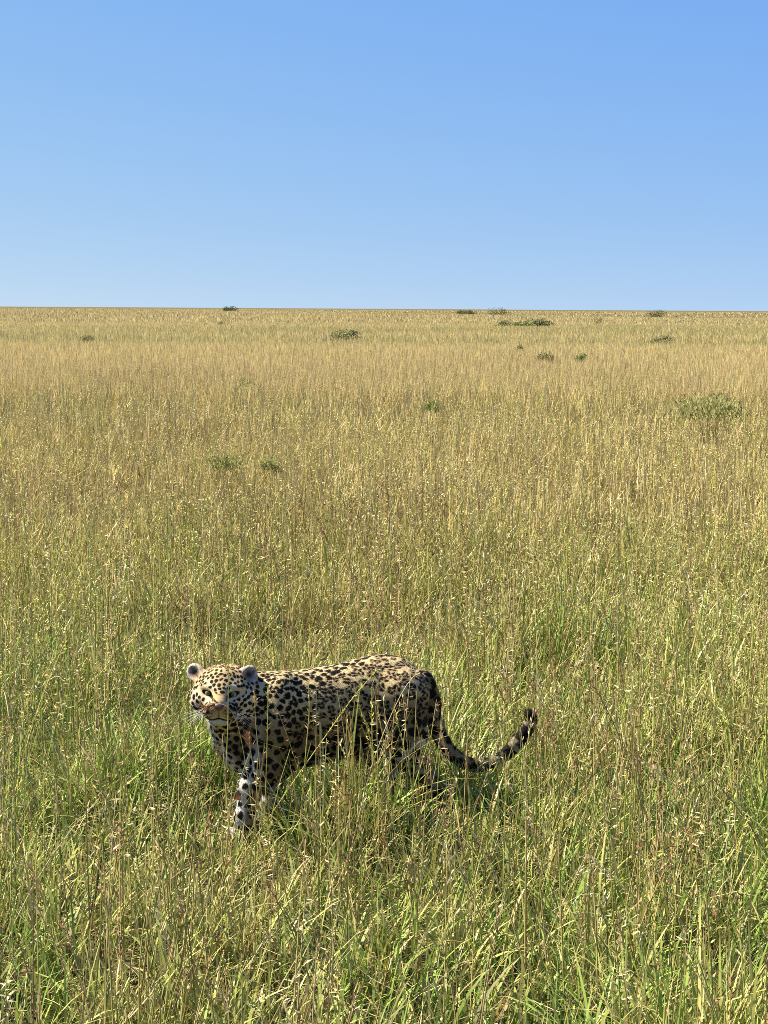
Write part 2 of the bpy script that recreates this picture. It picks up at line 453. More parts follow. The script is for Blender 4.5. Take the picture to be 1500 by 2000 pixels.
# --- regions on the surface
groups = ['torso', 'neck', 'shoulder', 'foreleg', 'thigh', 'hindleg', 'tail', 'head', 'ear']
GD = {g: np.full(len(LV), 9.0) for g in groups}
for g, fn, lo, hi, k in prims: GD[g] = np.minimum(GD[g], fn(LV))
def wgt(g, soft=.03):
    oth = np.min([GD[h] for h in groups if h != g], 0)
    return np.clip(.5 + (oth - GD[g]) / (2 * soft), 0, 1)
HQ = ((LV - HEADC) @ HA.T) / HSV
BL = loc(LV)
W_head = np.clip(wgt('head', .02) + wgt('ear', .01), 0, 1); W_tail = wgt('tail', .012)
W_leg = np.clip(wgt('foreleg', .025) + wgt('hindleg', .025), 0, 1); W_neck = wgt('neck', .03)
W_thigh = wgt('thigh', .03)
# --- base coat colour; the cream is darkened to put shade on flank and legs
C_GOLD = np.array([.50, .37, .17]); C_CREAM_SHADED = np.array([.160, .112, .049]); C_WHITE = np.array([.66, .63, .55]); C_BLACK = np.array([.008, .006, .005])
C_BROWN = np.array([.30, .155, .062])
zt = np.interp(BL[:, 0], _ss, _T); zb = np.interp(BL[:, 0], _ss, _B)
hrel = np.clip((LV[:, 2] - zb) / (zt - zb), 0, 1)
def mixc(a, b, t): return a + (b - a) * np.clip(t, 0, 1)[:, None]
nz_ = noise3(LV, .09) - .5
base = mixc(np.tile(C_WHITE * .7, (len(LV), 1)), C_CREAM_SHADED, (hrel - .0 + nz_ * .2) / .12)
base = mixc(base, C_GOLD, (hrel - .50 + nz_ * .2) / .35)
chest_leglit = np.clip((LN @ ax - np.interp(LV[:, 2], [.25, .36], [.10, .50])) / .35, 0, 1) * np.clip((.52 - LV[:, 2]) / .06, 0, 1) * np.clip(1 - W_head, 0, 1) * np.clip((.05 - BL[:, 0]) / .05, 0, 1)
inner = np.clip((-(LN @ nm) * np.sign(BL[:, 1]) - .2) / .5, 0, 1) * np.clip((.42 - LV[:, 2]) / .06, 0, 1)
base = mixc(base, C_WHITE, np.maximum(chest_leglit * (1 - .35 * W_leg), inner * .1))  # chest is white by nature; foreleg fronts are whitened to look sunlit
base = mixc(base, C_CREAM_SHADED * 1.1, W_leg * (1 - inner) * (1 - .9 * chest_leglit) * .85)
tl_i = np.argmin(np.linalg.norm(LV[:, None, :].astype(np.float32) - TP[None].astype(np.float32), axis=2), 1) if False else None
kt = kdtree.KDTree(len(TP))
for i, p in enumerate(TP): kt.insert(p, i)
kt.balance()
tailu = np.zeros(len(LV)); tm = np.nonzero(W_tail > .02)[0]
for i in tm: tailu[i] = kt.find(LV[i])[1] / (len(TP) - 1)
under = np.clip(-LN[:, 2] + .1, 0, 1)
base = mixc(base, C_CREAM_SHADED, W_tail * .8)
base = mixc(base, C_WHITE, W_tail * under * .5)
# head colours
hx, hy, hz = HQ.T; ahx = np.abs(hx)
hc = np.tile(np.array([.42, .29, .13]), (len(LV), 1))
hc = mixc(hc, np.array([.52, .42, .24]), np.exp(-((ahx - .040) / .028) ** 2 - ((hy - .034) / .018) ** 2) * 1.2 * (hz > .02))      # above the eyes
hc = mixc(hc, np.array([.48, .42, .30]), np.exp(-((ahx - .046) / .030) ** 2 - ((hy + .020) / .013) ** 2) * (hz > .02) * .8)                            # below the eyes
hc = mixc(hc, np.array([.52, .43, .27]), np.clip((ahx - .052) / .03, 0, 1) * np.clip((.03 - hy) / .04, 0, 1))                       # cheeks
hc = mixc(hc, np.array([.44, .39, .30]), np.clip((-.074 - hy) / .015, 0, 1) * (hz > -.02))                                                             # chin
hc = mixc(hc, np.array([.25, .145, .062]), np.exp(-((ahx - .028) / .022) ** 2 - ((hy + .05) / .02) ** 2) * (hz > .07))                 # whisker pads
base = mixc(base, hc, W_head * (1 - wgt('ear', .006)))
# ears
for c, ea in (EARL, EARR):
    q_ = (LV - c) @ ea.T; re = np.linalg.norm(q_ / np.array([.036, .044, .030]), axis=1)
    ine = (re < 1.25) & (q_[:, 2] > -.006) & (GD['ear'] < .016)
    col = mixc(np.tile(np.array([.40, .34, .25]), (len(LV), 1)), np.array([.03, .024, .018]), np.clip(1.0 - re * 1.35, 0, 1) * 1.3)
    col = mixc(col, np.array([.45, .25, .10]), np.clip((.0 - q_[:, 1]) / .02, 0, 1) * .6)
    stk = noise3(np.column_stack([q_[:, 0] * 1.0, q_[:, 1] * .12, q_[:, 2] * .3]) + 2.0, .0035)
    col = mixc(col, np.array([.025, .02, .016]), np.clip((stk - .48) * 4, 0, 1) * np.clip((q_[:, 2] + .004) / .008, 0, 1) * .6)
    bk = (re < 1.4) & (q_[:, 2] <= -.004) & (GD['ear'] < .012)
    base = np.where(ine[:, None], col, base)
    base = np.where(bk[:, None], mixc(np.tile(C_BLACK * 1.5, (len(LV), 1)), np.array([.6, .56, .48]), (np.abs(q_[:, 1] - .012) < .010).astype(float)), base)
earmask = GD['ear'] < .006

# --- spots: centres thrown on the surface with a local spacing
def spacing(i):
    if W_head[i] > .5: return .0165 if hy[i] > .0 else .0185
    if W_tail[i] > .5: return .042
    if W_leg[i] > .5: return .034
    if W_neck[i] > .5: return .027
    return None
sp = np.where(W_head > .5, np.where(hy > .02, .0145, .0175), np.where(W_tail > .5, .034, np.where(W_leg > .5, .029, np.where(W_neck > .5, .0200, -1))))
body_sp = np.interp(BL[:, 0], [-.1, .02, .18, .35, .55], [.0195, .0205, .0240, .0295, .031]) * np.interp(hrel, [0, .3, .6, .9, 1], [1.30, 1.24, 1.02, .90, .74])
sp = np.where(sp < 0, body_sp, sp)
cell = .05
cand = rng.permutation(len(LV))[:90000]
hashg = {}; centres = []
for i in cand:
    p = LV[i]; r = sp[i]
    key = (int(p[0] // cell), int(p[1] // cell), int(p[2] // cell)); good = True
    for a in (-1, 0, 1):
        for b in (-1, 0, 1):
            for c in (-1, 0, 1):
                for j in hashg.get((key[0] + a, key[1] + b, key[2] + c), ()):
                    dx = LV[j] - p
                    if dx[0] * dx[0] + dx[1] * dx[1] + dx[2] * dx[2] < (.5 * (r + sp[j])) ** 2: good = False; break
                if not good: break
            if not good: break
        if not good: break
    if good: hashg.setdefault(key, []).append(i); centres.append(i)
centres = np.array(centres)
kd = kdtree.KDTree(len(centres))
warp = np.column_stack([noise3(LV + o, .018) - .5 for o in (0, 3.3, 7.7)]) * .010 + np.column_stack([noise3(LV + o, .007) - .5 for o in (1, 4.3, 8.7)]) * .004
for n_, i in enumerate(centres): kd.insert(LV[i], n_)
kd.balance()
near = np.zeros(len(LV), int)
PW = LV + warp * np.where(W_head > .5, .45, 1.0)[:, None]
for i in range(len(LV)): near[i] = kd.find(PW[i])[1]
ci = centres[near]
dv = PW - LV[ci]
rc = sp[ci]
# local frame on each centre
cn = LN[ci]; t1 = ax - (cn @ ax)[:, None] * cn; t1 /= np.maximum(np.linalg.norm(t1, axis=1, keepdims=True), 1e-6); t2 = np.cross(cn, t1)
cr = np.random.default_rng(5).random((len(centres), 5))[near]
u_ = np.einsum('ij,ij->i', dv, t1); v_ = np.einsum('ij,ij->i', dv, t2)
elong = 1 + .35 * (cr[:, 0] - .3)
th_ = (cr[:, 1] - .5) * 1.2
uu = (u_ * np.cos(th_) + v_ * np.sin(th_)) / elong; vv = (-u_ * np.sin(th_) + v_ * np.cos(th_)) * elong
t_ = np.sqrt(uu ** 2 + vv ** 2 + np.einsum('ij,ij->i', dv, cn) ** 2) / rc
angl = np.arctan2(vv, uu)
ringy = np.clip((body_sp - .0205) / .005, 0, 1) * (1 - W_head) * (1 - W_leg) * (1 - W_tail) * np.clip((hrel - .30) / .15, 0, 1) * (1 - .8 * W_neck)
ring = (ringy[ci] > .35 + .4 * cr[:, 4])
size = np.where(W_head > .5, .45, np.where(W_tail > .5, .46, np.where(W_leg > .5, .43, .515 - .15 * chest_leglit))) + .09 * cr[:, 2]
segs = np.cos(np.floor(3 + 2.5 * cr[:, 3]) * angl + cr[:, 0] * 6.28)
edge = .05
solid = np.clip((size - t_) / edge + .5, 0, 1)
outer = .535 + .06 * cr[:, 2]; innr = .11 + .09 * cr[:, 1]
rg = np.clip((outer - t_) / edge + .5, 0, 1) * np.clip((t_ - innr) / edge + .5, 0, 1) * np.clip((segs + .98) / .3, 0, 1)
blackm = np.where(ring, rg, solid)
fill = np.where(ring, np.clip((outer - t_) / .08, 0, 1), 0)
# tail: rings towards the tip
tb = np.clip((.72 + np.sin(tailu * 46 + 4 * noise3(LV, .03)) + .15) * 3, 0, 1) * np.clip((tailu - .60) / .06, 0, 1)
tb = np.maximum(tb, np.clip((tailu - .90) / .03, 0, 1) * .96)
blackm = np.where(W_tail > .3, np.maximum(blackm * np.clip((.70 - tailu) / .05, 0, 1), tb), blackm)
# face: no spots on the bridge, nose and muzzle front; its own markings instead
face = W_head * (hz > .045) * np.clip((.014 - hy) / .008, 0, 1) * np.clip((.036 - ahx) / .008, 0, 1)
blackm = blackm * (1 - face) * np.where(earmask, 0, 1)
eyem = np.zeros(len(LV)); eyeclear = np.zeros(len(LV))
for s, e in zip((-1, 1), EYES):
    q_ = (LV - e) @ HA.T
    r_ = np.sqrt((q_[:, 0] / .020) ** 2 + ((q_[:, 1] - .001 - .22 * q_[:, 0] * s) / .0088) ** 2)
    eyeclear = np.maximum(eyeclear, np.clip((2.3 - r_) / .4, 0, 1) * (q_[:, 2] > -.03))
    eyem = np.maximum(eyem, np.clip((1.2 - r_) / .2, 0, 1) * (q_[:, 2] > -.03))
    # tear line from the inner corner
    tx = np.abs(hx - s * (.026 - .10 * np.clip(-.0 - hy, 0, .05)))
    eyem = np.maximum(eyem, np.clip((.0042 - tx) / .002, 0, 1) * ((hy < .004) & (hy > -.016) & (hz > .05)) * .8)
mz = -.086 - .38 * ahx + 3.0 * ahx ** 2
mouth = np.clip((.0042 - np.abs(hy - mz)) / .002, 0, 1) * ((ahx < .040) & (hz > .05))
mouth = np.maximum(mouth, np.clip((.0026 - ahx) / .001, 0, 1) * ((hy < -.050) & (hy > -.086) & (hz > .10)) * .8)
dots = np.clip((np.sin(ahx * 460 + hy * 60) - .0) * 2, 0, 1) * np.clip((np.cos((hy + .060) * 480 + ahx * 40) - .1) * 2, 0, 1) * ((hz > .075) & (hy < -.040) & (hy > -.080) & (ahx > .018) & (ahx < .060)) * .9
stripe = np.clip((np.sin(hy * 330 + ahx * 90) - .15) * 2, 0, 1) * ((hz > .06) & (hy < -.040) & (hy > -.085) & (ahx > .030) & (ahx < .075)) * .75
lip = np.clip((ahx - .03) / .02, 0, 1) * ((hy < -.04) & (hy > -.062) & (hz > .05) & (hz < .105))
blackm = np.maximum.reduce([blackm * (1 - eyeclear * W_head), eyem, mouth, dots, stripe * W_head])
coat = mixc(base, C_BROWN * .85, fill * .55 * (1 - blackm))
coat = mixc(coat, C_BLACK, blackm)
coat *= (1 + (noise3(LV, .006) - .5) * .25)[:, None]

leo = bpy.data.objects.new('leopard', None); COL.objects.link(leo)
leo.location = P0; leo.empty_display_size = .3
tag(leo, 'spotted leopard walking left through tall grass, head turned to the camera, tail curled up', 'leopard')
def lpart(name, me, mat): 
    return link(name, me, mat, leo)
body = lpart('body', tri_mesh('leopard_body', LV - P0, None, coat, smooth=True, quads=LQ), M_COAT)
# eyes
def uv_sphere(r, nu=20, nv=12, sx=1, sy=1, sz=1):
    V = [(0, 0, r * sz)]
    for i in range(1, nv):
        a = math.pi * i / nv
        for j in range(nu):
            b = 2 * math.pi * j / nu
            V.append((r * sx * math.sin(a) * math.cos(b), r * sy * math.sin(a) * math.sin(b), r * sz * math.cos(a)))
    V.append((0, 0, -r * sz)); T = []
    for j in range(nu): T.append((0, 1 + j, 1 + (j + 1) % nu))
    for i in range(nv - 2):
        for j in range(nu):
            a = 1 + i * nu + j; b = 1 + i * nu + (j + 1) % nu
            T += [(a, a + nu, b + nu), (a, b + nu, b)]
    n_ = len(V) - 1
    for j in range(nu): T.append((n_, 1 + (nv - 2) * nu + (j + 1) % nu, 1 + (nv - 2) * nu + j))
    return np.array(V), np.array(T)
ev, et = uv_sphere(.0118)
rr = np.hypot(ev[:, 0], ev[:, 1]); fr = ev[:, 2] > 0
ecol = np.where((fr & (rr < .0045))[:, None], [.004, .004, .004], np.where((fr & (rr < .0095))[:, None], [.24, .20, .06], [.02, .015, .012]))
M_EYE = mat_principled('eye_wet', None, .08, .6, attr=True, coat=1.0)
for e in EYES:
    lpart('eye', tri_mesh('eye', ev @ HA + (e - fwd * .0015) - P0, et, ecol, smooth=True), M_EYE)
# nose leather
nv_, nt_ = uv_sphere(1.0, 18, 10)
nv_ = nv_ * np.array([.0225, .0130, .011]); nv_[:, 0] *= np.interp(nv_[:, 1], [-.013, .013], [.40, 1.1])
lpart('nose', tri_mesh('nose', nv_ @ HA + HP(0, -.0345, .1580) - P0, nt_, smooth=True), M_NOSE)
# whiskers
WV, WT = [], []
for s in (-1, 1):
    for r_ in range(3):
        for c_ in range(4):
            a = np.array([s * (.036 + .006 * c_), -.056 - .008 * r_, .140 - .008 * c_])
            L_ = .065 + .03 * rng.random(); side = np.array([s * (.85 + .1 * rng.random()), -.10 - .14 * r_ + .1 * rng.random(), .30 - .12 * c_])
            side /= np.linalg.norm(side); pv = None
            for t in range(5):
                f = t / 4; p = a + side * L_ * f + np.array([0, -.028 * f * f, -.02 * f * f])
                wd = .0004 * (1 - .75 * f)
                for qd in ((0, wd, 0), (0, -wd, 0), (0, 0, wd)): WV.append(HP(*(p + np.array(qd))) - P0)
                if pv is not None:
                    b0 = len(WV) - 6
                    for k in range(3):
                        a0, a1 = b0 + k, b0 + (k + 1) % 3
                        WT += [(a0, a1, a1 + 3), (a0, a1 + 3, a0 + 3)]
                pv = p
tag(lpart('whiskers', tri_mesh('whiskers', np.array(WV), np.array(WT)), M_WHISK), kind='stuff')
# fur: short strands lying back along the coat
NF = 125000
qa = LQ[rng.integers(0, len(LQ), NF * 2)]
area = np.linalg.norm(np.cross(LV[qa[:, 2]] - LV[qa[:, 0]], LV[qa[:, 3]] - LV[qa[:, 1]]), axis=1)
qa = qa[rng.random(len(qa)) < area / np.quantile(area, .98)][:NF]
bw = rng.dirichlet((1, 1, 1, 1), len(qa))
fp = (LV[qa] * bw[..., None]).sum(1); fn2 = LN[qa[:, 0]]; fc = coat[qa[:, 0]]
vi = qa[:, 0]
headw = W_head[vi]; tailw = W_tail[vi]
flow = -ax * (1 - headw)[:, None] + np.array([0, 0, -.55]) * (1 - headw)[:, None]
hdir = (HQ[vi] @ np.eye(3)); rad_ = (HQ[vi] - np.array([0, -.02, .13])) * HSV
flow += headw[:, None] * ((rad_ / np.linalg.norm(rad_, axis=1, keepdims=True)) @ HA)
legf = W_leg[vi]; flow = flow * (1 - legf)[:, None] + legf[:, None] * np.array([0, 0, -1.0])
tidx = np.clip((tailu[vi] * (len(TP) - 1)).astype(int), 0, len(TP) - 2)
td = TP[tidx + 1] - TP[tidx]; td /= np.linalg.norm(td, axis=1, keepdims=True)
flow = np.where((tailw > .5)[:, None], td, flow)
flow -= (np.einsum('ij,ij->i', flow, fn2))[:, None] * fn2
flow /= np.maximum(np.linalg.norm(flow, axis=1, keepdims=True), 1e-6)
fl = .0080 * (1 - .45 * legf) * (.7 + .6 * rng.random(len(vi))) * np.where(headw > .5, .55, 1) * np.where(tailw > .5, 1.5, 1)
fl *= 1 + 1.0 * np.maximum(chest_leglit[vi], inner[vi] * .5)
lift = .10 + .20 * rng.random(len(vi)) + .15 * (tailw > .5)
fdir = flow * (1 - lift[:, None] * .6) + fn2 * lift[:, None] + rng.normal(0, .13, (len(vi), 3))
fdir /= np.linalg.norm(fdir, axis=1, keepdims=True)
fw = np.cross(fdir, fn2); fw /= np.maximum(np.linalg.norm(fw, axis=1, keepdims=True), 1e-6)
okf = (eyem[vi] < .3) & (mouth[vi] < .3) & ~((ahx[vi] < .022) & (hz[vi] > .125))
fp, fdir, fw, fl, fc, fn2 = fp[okf], fdir[okf], fw[okf], fl[okf], fc[okf], fn2[okf]
n_ = len(fp); hw_ = .0009
FV = np.empty((n_, 3, 3)); FV[:, 0] = fp + fw * hw_ - fn2 * .001; FV[:, 1] = fp - fw * hw_ - fn2 * .001; FV[:, 2] = fp + fdir * fl[:, None]
flipw = np.einsum('ij,ij->i', np.cross(FV[:, 1] - FV[:, 0], FV[:, 2] - FV[:, 0]), fn2) < 0
FV[flipw, 0], FV[flipw, 1] = FV[flipw, 1].copy(), FV[flipw, 0].copy()
FC = np.repeat(fc * (.85 + .35 * rng.random((n_, 1))), 3, 0)
fme = tri_mesh('fur', FV.reshape(-1, 3) - P0, np.arange(n_ * 3).reshape(-1, 3), FC, smooth=True)
fnn = np.repeat(fn2 + fdir * .25, 3, 0); fnn /= np.linalg.norm(fnn, axis=1, keepdims=True)
fme.normals_split_custom_set_from_vertices(fnn.astype(np.float32))
tag(link('fur', fme, M_FUR, leo), kind='stuff')

# ================================================================== GRASS
def sph_noise_color(n): return rng.normal(0, 1, (n, 1))
PAL = dict(green=(.078, .190, .028), deep=(.042, .108, .018), lime=(.205, .322, .060), yellow=(.420, .405, .110), straw=(.520, .392, .188),
           pale=(.590, .495, .310), brown=(.200, .118, .055), rust=(.260, .125, .070), grey=(.30, .26, .16), blue=(.115, .195, .085))
PAL = {k: np.array(v) * np.array([1, 1, .84]) for k, v in PAL.items()}
def pick(n, table):
    names = list(table); p = np.array([table[k] for k in names], float); p /= p.sum()
    i = rng.choice(len(names), n, p=p)
    return np.array([PAL[k] for k in names])[i]

def wedge(n, d0, d1, margin=.9, spread=.285, power=1.0):
    """random ground points in the view wedge, uniform over its area, a little wider than the frame"""
    out = []; got = 0
    while got < n:
        m = int((n - got) * 2.2) + 1000
        y = np.sqrt(rng.random(m) * (d1 * d1 - d0 * d0) + d0 * d0) if power == 1 else d0 + (d1 - d0) * rng.random(m) ** power
        hw = spread * y + margin; hm = spread * d1 + margin
        x = (rng.random(m) * 2 - 1) * (hw if power != 1 else hw)
        out.append(np.column_stack([x, y])); got += m
    return np.vstack(out)[:n]

def strips(root, az, th0, th1, L, wid, nseg, c0, c1, twist=None, prof=None):
    """flat tapering blades: bent from th0 to th1 (radians from vertical) along their length"""
    n = len(root)
    if twist is None: twist = rng.normal(0, .9, n)
    az_d = np.column_stack([np.cos(az), np.sin(az), np.zeros(n)])
    pr = np.column_stack([-np.sin(az), np.cos(az), np.zeros(n)])
    wd = pr * np.cos(twist)[:, None] + az_d * np.sin(twist)[:, None]
    if prof is None: prof = np.interp(np.arange(nseg) / nseg, [0, .35, .7, 1], [.75, 1, .7, .1])
    nv = 2 * nseg + 1
    V = np.empty((n, nv, 3)); C = np.empty((n, nv, 3)); p = root.copy()
    for i in range(nseg):
        hw = (wid * .5 * prof[i])[:, None]
        V[:, 2 * i] = p - wd * hw; V[:, 2 * i + 1] = p + wd * hw
        c = c0 + (c1 - c0) * (i / nseg); C[:, 2 * i] = c; C[:, 2 * i + 1] = c
        th = th0 + (th1 - th0) * ((i + .5) / nseg)
        p = p + (az_d * np.sin(th)[:, None] + np.array([0, 0, 1.0]) * np.cos(th)[:, None]) * (L / nseg)[:, None]
    V[:, -1] = p; C[:, -1] = c1
    t = []
    for i in range(nseg - 1):
        a = 2 * i; t += [(a, a + 1, a + 3), (a, a + 3, a + 2)]
    t.append((2 * nseg - 2, 2 * nseg - 1, 2 * nseg))
    T = (np.array(t)[None] + (np.arange(n) * nv)[:, None, None]).reshape(-1, 3)
    return V.reshape(-1, 3), T, C.reshape(-1, 3), p
def tubes(root, az, th0, th1, L, r0, r1, nseg, c0, c1):
    """three-sided stems; also returns the centre line"""
    n = len(root)
    az_d = np.column_stack([np.cos(az), np.sin(az), np.zeros(n)]); pr = np.column_stack([-np.sin(az), np.cos(az), np.zeros(n)])
    nv = 3 * (nseg + 1); V = np.empty((n, nv, 3)); C = np.empty((n, nv, 3)); CL = np.empty((n, nseg + 1, 3)); p = root.copy()
    for i in range(nseg + 1):
        f = i / nseg; r = (r0 + (r1 - r0) * f)[:, None]; CL[:, i] = p
        th = th0 + (th1 - th0) * min(f + .5 / nseg, 1)
        tg = az_d * np.sin(th)[:, None] + np.array([0, 0, 1.0]) * np.cos(th)[:, None]
        b = np.cross(tg, pr)
        for k in range(3):
            a = 2 * math.pi * k / 3
            V[:, 3 * i + k] = p + (pr * math.cos(a) + b * math.sin(a)) * r; C[:, 3 * i + k] = c0 + (c1 - c0) * f
        p = p + tg * (L / nseg)[:, None]
    t = []
    for i in range(nseg):
        for k in range(3):
            a = 3 * i + k; b = 3 * i + (k + 1) % 3; t += [(a, b, b + 3), (a, b + 3, a + 3)]
    T = (np.array(t)[None] + (np.arange(n) * nv)[:, None, None]).reshape(-1, 3)
    return V.reshape(-1, 3), T, C.reshape(-1, 3), CL
def along(CL, f):
    """position and tangent at fraction f on centre lines CL (n, k, 3)"""
    k = CL.shape[1] - 1; x = np.clip(f * k, 0, k - 1e-6); i = x.astype(int); g = (x - i)[:, None]; n = np.arange(len(CL))
    a, b = CL[n, i], CL[n, i + 1]; t = b - a
    return a + t * g, t / np.maximum(np.linalg.norm(t, axis=1, keepdims=True), 1e-9)
def spikelets(pos, d, L, wid, c):
    """flat lens-shaped husks: four points, two triangles"""
    n = len(pos); s = rng.normal(0, 1, (n, 3)); s -= (np.einsum('ij,ij->i', s, d))[:, None] * d; s /= np.linalg.norm(s, axis=1, keepdims=True)
    V = np.empty((n, 4, 3)); V[:, 0] = pos; m = pos + d * (L * .4)[:, None]
    V[:, 1] = m + s * (wid * .5)[:, None]; V[:, 2] = pos + d * L[:, None]; V[:, 3] = m - s * (wid * .5)[:, None]
    T = (np.array([(0, 1, 2), (0, 2, 3)])[None] + (np.arange(n) * 4)[:, None, None]).reshape(-1, 3)
    return V.reshape(-1, 3), T, np.repeat(c, 4, 0)
class Acc:
    def __init__(s): s.V = []; s.T = []; s.C = []; s.n = 0
    def add(s, V, T, C, *_): s.V.append(np.asarray(V, np.float32)); s.T.append(T + s.n); s.C.append(np.asarray(C, np.float32)); s.n += len(V)
    def build(s, name, mat, label, cat='grass'):
        me = tri_mesh(name, np.vstack(s.V), np.vstack(s.T), np.vstack(s.C))
        return tag(link(name, me, mat), label, cat, kind='stuff')

# where grass stands under, or in front of, the leopard
def body_rel(xy):
    q = xy - P0[:2]; return -(q @ ax[:2]), q @ nm[:2]
S_LO, S_HI = _ss[0] - .06, _ss[-1] + .02
def under_body(xy, pad=.0):
    s, l = body_rel(xy); return (s > S_LO - pad) & (s < S_HI + pad) & (np.abs(l) < .17 + pad)
def near_tail(xy):
    d = np.min(np.linalg.norm(xy[:, None] - TP[None, ::3, :2], axis=2), 1); return d < .05
def near_head(xy):
    return np.linalg.norm(xy - HEADC[:2], axis=1) < .16
def screening(xy, hgt):
    """how much a stalk of that height rooted at xy would hide the leopard's head (0..1)"""
    hp = HEADC[:2]; t = np.clip((xy @ hp) / (hp @ hp), 0, 1)
    off = np.linalg.norm(xy - t[:, None] * hp, axis=1)
    zl = H + (HEADC[2] - .12 - H) * t
    return (off < .17 * np.maximum(t, .3)) & (hgt > zl) & (t < .995)
def z3(xy): return np.column_stack([xy, ground_z(xy[:, 0], xy[:, 1])])

leaf = Acc(); stem = Acc(); litter = Acc(); far = Acc()
def tufts(ntuft, per, d0, d1, sd):
    c = wedge(ntuft, d0, d1); k = rng.integers(0, ntuft, ntuft * per)
    return c[k] + rng.normal(0, sd, (ntuft * per, 2)), k
BIAS = {'green': 1.0}
def leaf_band(dens, d0, d1, nseg, wmul, per=26):
    area = .285 * (d1 * d1 - d0 * d0) + 1.8 * (d1 - d0)
    nt_ = int(area * dens / per); xy, k = tufts(nt_, per, d0, d1, .050)
    n = len(xy)
    tcol = pick(nt_, dict(green=4.0, deep=1.0, lime=7.5, yellow=1.8, straw=.6, blue=.8))
    c = tcol[k] * .6 + pick(n, dict(green=3, deep=1, lime=5, yellow=2.4, straw=1.0)) * .4
    patch = (noise2(xy, 1.5, 3) * .6 + noise2(xy, .55, 13) * .4)[:, None]
    dryp = np.clip((patch - .54) / .16, 0, 1) * (.36 if d0 < 7 else .55); lush = np.clip((.46 - patch) / .16, 0, 1) * .45
    c = c * (1 - dryp) + (PAL['straw'] * .6 + PAL['grey'] * .25) * dryp
    c = c * (1 - lush) + PAL['green'] * 1.05 * lush
    c *= np.clip(rng.normal(1, .2, (n, 1)), .5, 1.6)
    dry = rng.random(n) < .13; c[dry] = pick(dry.sum(), dict(straw=3, pale=2, brown=1, grey=1))
    tl = rng.normal(1, .2, nt_).clip(.55, 1.5)
    L = (.11 + .24 * rng.random(n)) * tl[k] * np.interp(noise2(xy, .8, 9), [.25, .75], [.62, 1.32])
    ub = under_body(xy, .02); L[ub] = np.minimum(L[ub], .10 + .10 * rng.random(ub.sum()))
    s_, l_ = body_rel(xy); bel = (s_ > .14) & (s_ < .50) & (l_ > .17) & (l_ < .6); L[bel] *= 1.5; bl2 = (s_ > .06) & (s_ < .52) & (l_ > .14) & (l_ < .42) & (rng.random(n) < .55); L[bl2] = np.maximum(L[bl2], .26 + .14 * rng.random(bl2.sum()))
    nearleg = (s_ > -.12) & (s_ < .10) & (l_ > .05) & (l_ < .75); L[nearleg] *= .72; nl2 = (s_ > -.24) & (s_ < .05) & (l_ > .0) & (l_ < .85) & (rng.random(n) < .9); L[nl2] = np.minimum(L[nl2], .05 + .32 * l_[nl2] + .05 * rng.random(nl2.sum()))
    nl4 = (s_ > .46) & (s_ < .66) & (l_ > .1) & (l_ < .7) & (rng.random(n) < .6); L[nl4] = np.minimum(L[nl4], .10 + .30 * l_[nl4]); nl3 = (s_ > -.42) & (s_ < -.05) & (np.abs(l_) < .22); L[nl3] *= .65
    az = rng.random(n) * 6.283; th0 = np.abs(rng.normal(.12, .14, n)); th1 = th0 + np.abs(rng.normal(.75, .65, n))
    wid = (.0046 + .0072 * rng.random(n) ** 1.8) * wmul
    dk_ = np.clip((np.hypot(*xy.T) - 6.8) / 6.5, 0, .88)[:, None]; c = c * (1 - dk_) + (PAL['straw'] * .88) * dk_
    tip = c * .6 + PAL['yellow'] * .4
    tipd = rng.random(n) < .25; tip[tipd] = PAL['straw'] * .9
    leaf.add(*strips(z3(xy), az, th0, th1, L, wid, nseg, c, tip, twist=rng.normal(0, .55, n)))
leaf_band(3300, 3.1, 7.0, 5, 1.0)
leaf_band(1900, 7.0, 11.0, 3, 1.25)
leaf_band(800, 11.0, 20.0, 2, 2.0)
leaf_band(330, 20.0, 34.0, 2, 3.0)

